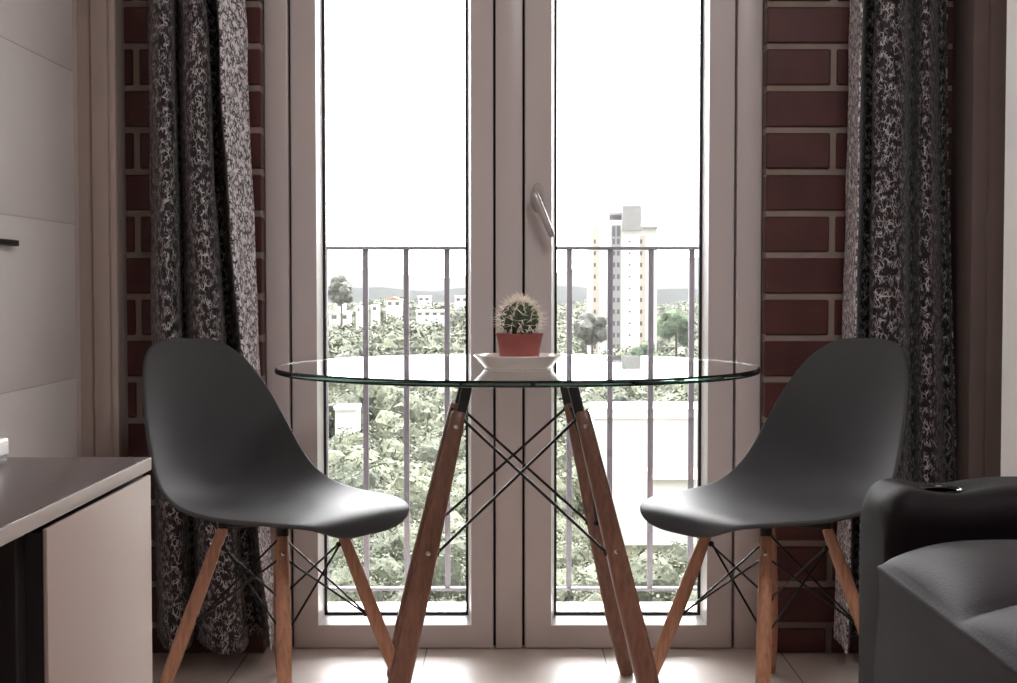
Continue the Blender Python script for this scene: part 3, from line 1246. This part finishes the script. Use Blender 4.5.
def crown_template(sub, seed, amp=.34):
    v, f = ico(sub)
    o = np.empty_like(v)
    for i, p in enumerate(v):
        P = Vector(p)
        d_ = amp * noise.noise(P * 1.5 + Vector((seed * 9.1, 0, 0))) + amp * .8 * noise.noise(P * 3.3 + Vector((0, seed * 5.3, 0))) + amp * .7 * noise.noise(P * 8 + Vector((0, 0, seed * 3.7)))
        o[i] = p * (1 + d_)
    return o, f


def leafy(seed, n, size, core=2):
    """one crown: a bumpy dark core wrapped in hundreds of small leaf sprays"""
    r_ = random.Random(seed)
    cv, cf = crown_template(core, seed)
    vs, fs = [cv * .87], [cf]
    off = len(cv)
    L = []
    q = []
    for i in range(n):
        d = Vector((r_.gauss(0, 1), r_.gauss(0, 1), r_.gauss(.15, 1))).normalized()
        k = 1 + .34 * noise.noise(d * 1.5 + Vector((seed * 9.1, 0, 0))) + .27 * noise.noise(d * 3.3 + Vector((0, seed * 5.3, 0)))
        c = d * k * r_.uniform(.78, 1.06)
        nr = (d + Vector((r_.gauss(0, .55), r_.gauss(0, .55), r_.gauss(.25, .55)))).normalized()
        u = nr.orthogonal().normalized()
        u.rotate(Matrix.Rotation(r_.uniform(0, 2 * PI), 3, nr))
        w = nr.cross(u)
        a_ = size * r_.uniform(.7, 1.4); b_ = a_ * r_.uniform(.45, .8)
        L += [c - u * a_, c + w * b_, c + u * a_, c - w * b_]
        q += [(off, off + 1, off + 2), (off, off + 2, off + 3)]
        off += 4
    vs.append(np.array([p[:] for p in L])); fs.append(np.array(q))
    return np.concatenate(vs), np.concatenate(fs)


T3 = [leafy(s_, 1000, .052) for s_ in range(5)]
T2 = [leafy(s_ + 10, 420, .08) for s_ in range(4)]
T1 = [leafy(s_ + 20, 210, .12, 1) for s_ in range(4)]


def mesh_from(parts, name, m):
    vs, fs, off = [], [], 0
    for v, f in parts:
        vs.append(v); fs.append(f + off); off += len(v)
    v = np.concatenate(vs); f = np.concatenate(fs)
    me = bpy.data.meshes.new(name)
    me.vertices.add(len(v)); me.vertices.foreach_set('co', v.astype(np.float32).ravel())
    me.loops.add(len(f) * 3); me.loops.foreach_set('vertex_index', f.astype(np.int32).ravel())
    me.polygons.add(len(f))
    me.polygons.foreach_set('loop_start', np.arange(0, len(f) * 3, 3, dtype=np.int32))
    me.polygons.foreach_set('use_smooth', [False] * len(f))
    me.update(calc_edges=True)
    me.materials.append(m)
    o = bpy.data.objects.new(name, me)
    COL.objects.link(o)
    return o


rng = random.Random(11)


def put(T, c, s):
    v, f = T
    a = rng.uniform(0, 2 * PI)
    R = np.array([[math.cos(a), -math.sin(a), 0], [math.sin(a), math.cos(a), 0], [0, 0, 1]])
    return (v @ R.T) * np.array(s) + np.array(c), f


def topy(x, Y, z):
    """picture row of a point, to keep trees off buildings that stand clear in the photograph"""
    dz = z - EYE
    fw = Y * math.cos(TH) - dz * math.sin(TH)
    return 341.5 - F * (Y * math.sin(TH) + dz * math.cos(TH)) / fw, 508.5 + F * x / fw


FOOT = []          # ground taken by buildings and single trees


def tree(name, px, py_top, Yd, wpx, m, label, clumps=16, hfac=1.0):
    gz = ground_z(px2x(px, Yd), Yd)
    top = at(px, py_top, Yd)
    w = wpx / F * Yd
    root = empty(name, (top.x, Yd, gz))
    tag(root, label, 'tree', 'single trees standing out of the canopy')
    ps = []
    R_ = w * .5
    FOOT.append((top.x - w * .8, top.x + w * .8, Yd - w * .8, Yd + w * .8))
    ch_ = min(w * 1.25, (top.z - gz) * .92) * hfac
    for k in range(clumps):
        u_ = rng.uniform(0, 2 * PI); v_ = rng.uniform(-.8, .95); q_ = math.sqrt(1 - v_ * v_)
        s_ = R_ * rng.uniform(.42, .62)
        cc = Vector((math.cos(u_) * q_, math.sin(u_) * q_, v_))
        ps.append(put(rng.choice(T3), (cc.x * (R_ - s_ * .8), cc.y * (R_ - s_ * .8), top.z - gz - ch_ * .5 + cc.z * (ch_ * .5 - s_ * .8)), (s_, s_, s_ * .9)))
    o = mesh_from(ps, 'foliage', m); o.parent = root
    t_ = MB(); t_.tube([(0, 0, -.5), (0.1, 0, (top.z - gz) * .4), (0, 0, (top.z - gz) * .8)], [w * .05, w * .04, w * .02], 8)
    t_.build('trunk', M['bark'], root)


tree('tree', 341, 274, 300, 26, M['leaf_grey'], 'tall grey green tree rising above the white houses at far left')
tree('tree', 592, 308, 300, 34, M['leaf_grey'], 'grey green tree in front of the white tower foot')
tree('tree', 676, 306, 300, 36, M['leaf_green'], 'mid green rounded tree just right of the white tower')
tree('tree', 645, 340, 290, 26, M['leaf_green'], 'small dark green tree in front of the right foot of the tower')


def house(px0, px1, py0, py1, Yd, label, roof=None, wins=2, name='house'):
    a, b = at(px0, py0, Yd), at(px1, py1, Yd)
    gz = min(ground_z((a.x + b.x) / 2, Yd), b.z)
    dp = max(5.0, (b.x - a.x) * .7)
    root = empty(name, ((a.x + b.x) / 2, Yd, gz))
    FOOT.append((a.x - .5, b.x + .5, Yd - .5, Yd + dp + .5))
    tag(root, label, 'house')
    O = root.location.copy()
    w = MB()
    ztop = a.z
    w.box(a.x, b.x, Yd, Yd + dp, gz - 1, ztop)
    if roof == 'flat':
        w.box(a.x - .15, b.x + .15, Yd - .15, Yd + dp + .15, ztop - .12, ztop + .25)
    wo = w.build('walls', M['house'], root, smooth=False, origin=O)
    if roof == 'tile':
        r = MB()
        h = (b.x - a.x) * .22
        ov = .3
        y0, y1 = Yd - ov, Yd + dp + ov
        sec0 = [Vector((a.x - ov, y0, ztop)), Vector((b.x + ov, y0, ztop)), Vector(((a.x + b.x) / 2, y0, ztop + h))]
        sec1 = [Vector((p.x, y1, p.z)) for p in sec0]
        r.ring_loft([sec0, sec1])
        r.build('roof', M['roof'], root, smooth=False, origin=O)
    for k in range(wins):
        x = a.x + (b.x - a.x) * (k + .5) / wins
        zc = b.z + (ztop - b.z) * .55
        q = MB(); ww = min(.7, (b.x - a.x) / wins * .25); hh = min(.6, (ztop - b.z) * .2)
        q.box(x - ww, x + ww, Yd - .04, Yd + .05, zc - hh, zc + hh)
        q.build('window', M['win'], root, smooth=False, origin=O)


house(329, 349, 313, 322, 314, 'long low white house at the far left edge of the hillside row', 'flat', 2)
house(335, 344, 297, 312, 330, 'narrow tall white house behind the low house at far left', 'flat', 1)
house(356, 361, 306, 314, 322, 'tiny white house just left of the second balcony bar', None, 1)
house(371, 378, 305, 313, 322, 'small white house just right of the second balcony bar', None, 1)
house(386, 401, 300, 308, 340, 'white house with pinkish tiled roof on the hillside', 'tile', 2)
house(416, 446, 311.5, 317, 322, 'long white wall-like building on the hillside between the third and fourth balcony bars', 'flat', 4)
house(418, 430, 297, 302, 380, 'small white block above the long white building', 'flat', 2)
house(455, 468, 297, 303, 380, 'white block on the hillside nearest the middle of the door', 'flat', 2)
house(335, 356, 409, 416, 172, 'small white house down among the trees left, below the table edge', 'flat', 0)

# long white building low on the right
Yd = 122
a, b = at(594, 410, Yd), at(724, 484, Yd)
gz = ground_z((a.x + b.x) / 2, Yd)
bd_ = empty('building', ((a.x + b.x) / 2, Yd, min(gz, b.z - .5)))
tag(bd_, 'large plain white flat roofed building low on the right below the table edge', 'building')
O = bd_.location.copy()
m_ = MB(); m_.box(a.x, b.x, Yd, Yd + 7, O.z - 1, a.z); m_.build('walls', M['house'], bd_, smooth=False, origin=O)
m_ = MB(); m_.box(a.x - .12, b.x + .12, Yd - .12, Yd + 7.1, a.z - .75, a.z - .62); m_.box(a.x - .05, b.x + .05, Yd - .05, Yd + 7.05, a.z - .02, a.z + .12)
m_.build('parapet', M['house'], bd_, smooth=False, origin=O)
for (p0, p1, q0, q1) in ((612, 620, 430, 452), (655, 672, 432, 446)):
    c0, c1 = at(p0, q0, Yd), at(p1, q1, Yd)
    m_ = MB(); m_.box(c0.x, c1.x, Yd - .03, Yd + .05, c1.z, c0.z); m_.build('shutter', M['house'], bd_, smooth=False, origin=O)
a, b = at(652, 476, 112), at(696, 492, 112)
sh_ = empty('shed', ((a.x + b.x) / 2, 112, b.z - 2))
tag(sh_, 'low shed with pale clay roof in front of the large white building', 'shed')
O = sh_.location.copy()
m_ = MB(); m_.box(a.x, b.x, 112, 115, b.z - 3, a.z - .2); m_.build('walls', M['house'], sh_, smooth=False, origin=O)
m_ = MB()
m_.ring_loft([[Vector((x, 111.7, a.z - .25)), Vector((x, 115.4, a.z - .25)), Vector((x, 113.5, a.z + .45))] for x in (a.x - .3, b.x + .3)])
m_.build('roof', M['roof'], sh_, smooth=False, origin=O)

FOOT.append((at(590, 400, 122).x, at(728, 400, 122).x, 121.5, 129.5))
FOOT.append((at(648, 400, 112).x, at(700, 400, 112).x, 111, 116))
FOOT.append((px2x(586, 362), px2x(662, 362), 359, 380))
# the white apartment tower
TYd = 362
tw = empty('apartment_tower', (px2x(625, TYd), TYd, -20))
tag(tw, 'white apartment tower block with grey rooftop box seen through the right pane', 'building')
O = tw.location.copy()


def tbox(p0, p1, q0, q1, y0, y1, name, m, zlo=None):
    A, B = at(p0, q0, y0), at(p1, q1, y0)
    q = MB(); q.box(A.x, B.x, y0, y1, -20 if zlo is None else zlo, A.z)
    return q.build(name, m, tw, smooth=False, origin=O)


tbox(600, 639.5, 220, 355, TYd, TYd + 15, 'main_block', M['house'])
tbox(589.5, 600, 222, 355, TYd + 3, TYd + 13, 'side_wing', M['house'])
tbox(592.8, 597.8, 226, 355, TYd + 2.7, TYd + 3.2, 'balcony_strip', M['house_trim'])
tbox(639.5, 656.5, 229, 355, TYd + 2.5, TYd + 13, 'side_wing', M['house'])
tbox(639, 645, 236, 355, TYd + 2.2, TYd + 2.7, 'balcony_strip', M['house_trim'])
tbox(611.5, 620.5, 225, 355, TYd - .25, TYd + .2, 'window_strip', M['concrete'])
tbox(655.2, 658, 226, 231, TYd + 1.5, TYd + 13, 'roof_canopy', M['concrete'], at(650, 229, TYd).z)
tbox(642, 658, 226, 231, TYd + 1.9, TYd + 13.5, 'roof_canopy', M['concrete'], at(650, 228.5, TYd).z)
tbox(622.5, 641.5, 205.5, 230, TYd - .6, TYd + 8, 'rooftop_box', M['concrete'], at(630, 230.5, TYd).z)
tbox(609, 624, 212.5, 215, TYd + 1, TYd + 9, 'roof_slab', M['concrete'], at(615, 214.5, TYd).z)
tbox(609, 623, 213, 221, TYd + 2.5, TYd + 8, 'rooftop_room', M['win'], at(615, 221, TYd).z)
tbox(603.6, 605.4, 214, 221, TYd + 1, TYd + 3, 'chimney', M['concrete'], at(615, 222, TYd).z)
for k in range(11):
    yk = 241.5 + 11.7 * k
    for (p0, p1, hgt, dd_) in ((628.6, 630.6, 1.6, 0), (612.5, 615.0, 4.6, -.25), (617.0, 619.6, 4.6, -.25), (639.8, 642.2, 4.2, 2.2), (593.8, 595.8, 4.0, 2.7)):
        if p0 in (612.5, 617.0) and k < 1:
            hgt = 5.5
        A, B = at(p0, yk - hgt / 2, TYd + dd_), at(p1, yk + hgt / 2, TYd + dd_)
        q = MB(); q.box(A.x, B.x, TYd + dd_ - .06, TYd + dd_ + .1, B.z, A.z)
        q.build('window', M['win'], tw, smooth=False, origin=O)
for (p0, p1) in ((612.2, 615.2), (616.8, 620.0)):
    A, B = at(p0, 226, TYd), at(p1, 236.5, TYd)
    q = MB(); q.box(A.x, B.x, TYd - .32, TYd, B.z, A.z)
    q.build('window', M['win'], tw, smooth=False, origin=O)

# ---- forest canopy, kept clear of the buildings and single trees
HOUSE_Y = 320
parts = []
Y = 66.0
while Y < 1000:
    step = 2.6 if Y < 130 else (3.2 if Y < 180 else (4.4 if Y < 340 else 9))
    halfw = Y * .30 + 8
    x = -halfw
    while x < halfw:
        r = rng.uniform(1.0, 2.5) if Y < 130 else rng.uniform(1.4, 2.7) if Y < 180 else (rng.uniform(1.8, 3.6) if Y < 340 else rng.uniform(3, 5.5))
        X = x + rng.uniform(-1, 1) * step * .5
        yy = Y + rng.uniform(-1, 1) * step * .5
        gz = ground_z(X, yy)
        hgt = r * rng.uniform(.85, 1.25)
        cz_ = gz + hgt * rng.uniform(.5, 1.1)
        ty, tx = topy(X, yy, cz_ + hgt)
        ok = True
        if ty < 301 + 3 * math.sin(tx * .06) and yy > 330:
            ok = False
        if 588 < tx < 735 and yy < 128 and ty < 482:
            ok = False
        if 588 < tx < 735 and 114 < yy < 136:
            ok = False
        if tx < 480 and HOUSE_Y - 14 < yy < HOUSE_Y + 14 and rng.random() < .6:
            ok = False
        if tx < 480 and yy < HOUSE_Y and ty < (319 if 325 < tx < 380 or 412 < tx < 450 else 307):
            ok = False
        if 578 < tx < 668 and 345 < yy < 385:
            ok = False
        if 578 < tx < 668 and yy < 345 and ty < 345:
            ok = False
        rx = r * 1.45
        if any(X + rx > f[0] and X - rx < f[1] and yy + rx > f[2] and yy - rx < f[3] for f in FOOT):
            ok = False
        if ok:
            T = rng.choice(T3 if yy < 130 else (T2 if yy < 230 else T1))
            parts.append(put(T, (X, yy, cz_), (r, r, hgt)))
        x += step * rng.uniform(.7, 1.1)
    Y += step * .8
tag(mesh_from(parts, 'forest_canopy', M['canopy']), 'dense pale green tree canopy covering the valley below the balcony', 'trees', kind='stuff')


# haze lying over the valley
hz_m = bpy.data.materials.new('valley_haze')
hz_m.use_nodes = True
nt = hz_m.node_tree
nt.nodes.remove(nt.nodes['Principled BSDF'])
vs_ = N(nt, 'ShaderNodeVolumeScatter', Density=.00010, Anisotropy=.0)
vs_.inputs['Color'].default_value = (.80, .79, .82, 1)
nt.links.new(vs_.outputs[0], nt.nodes['Material Output'].inputs['Volume'])
m_ = MB(); m_.box(-1500, 1500, 60, 3400, -60, 120)
hz = m_.build('haze', hz_m, smooth=False)
tag(hz, 'pale haze lying over the valley and the distant hills', 'haze', kind='stuff')

# ------------------------------------------------------------------ light
w = bpy.data.worlds.new('overcast_sky')
sc.world = w
w.use_nodes = True
nt = w.node_tree
bg = nt.nodes['Background']
tc = N(nt, 'ShaderNodeTexCoord')
# even cloud with a broad bright patch where the sun stands behind it, high ahead of the window
dp_ = N(nt, 'ShaderNodeVectorMath', operation='DOT_PRODUCT')
nt.links.new(tc.outputs['Generated'], dp_.inputs[0])
EL = math.radians(60)
dp_.inputs[1].default_value = (0, math.cos(EL), math.sin(EL))
mxx = N(nt, 'ShaderNodeMath', operation='MAXIMUM')
nt.links.new(dp_.outputs['Value'], mxx.inputs[0]); mxx.inputs[1].default_value = 0
pw = N(nt, 'ShaderNodeMath', operation='POWER')
nt.links.new(mxx.outputs[0], pw.inputs[0]); pw.inputs[1].default_value = 2.2
mla = N(nt, 'ShaderNodeMath', operation='MULTIPLY_ADD')
nt.links.new(pw.outputs[0], mla.inputs[0]); mla.inputs[1].default_value = 33.0; mla.inputs[2].default_value = 1.1
nt.links.new(mla.outputs[0], bg.inputs['Strength'])
bg.inputs['Color'].default_value = (1, .985, 1, 1)


def area(name, loc, size, power, col, rot=(0, 0, 0)):
    l = bpy.data.lights.new(name, 'AREA')
    l.shape = 'RECTANGLE'
    l.size, l.size_y = size
    l.energy = power
    l.color = col
    o = bpy.data.objects.new(name, l)
    COL.objects.link(o)
    o.location = loc
    o.rotation_euler = rot
    return o


area('room_fill_light', (.7, 1.2, ZC - .03), (.7, .7), 26, (1, .96, .96))  # added fill light below the ceiling, no real fitting; brightens the room

vs = sc.view_settings
vs.view_transform = 'Standard'
vs.look = 'None'
vs.exposure = 0.0
vs.gamma = 1.0
vs.use_curve_mapping = False
cy = sc.cycles
cy.max_bounces = 28
cy.transparent_max_bounces = 16
cy.transmission_bounces = 28
cy.diffuse_bounces = 6
cy.glossy_bounces = 6
cy.volume_bounces = 1
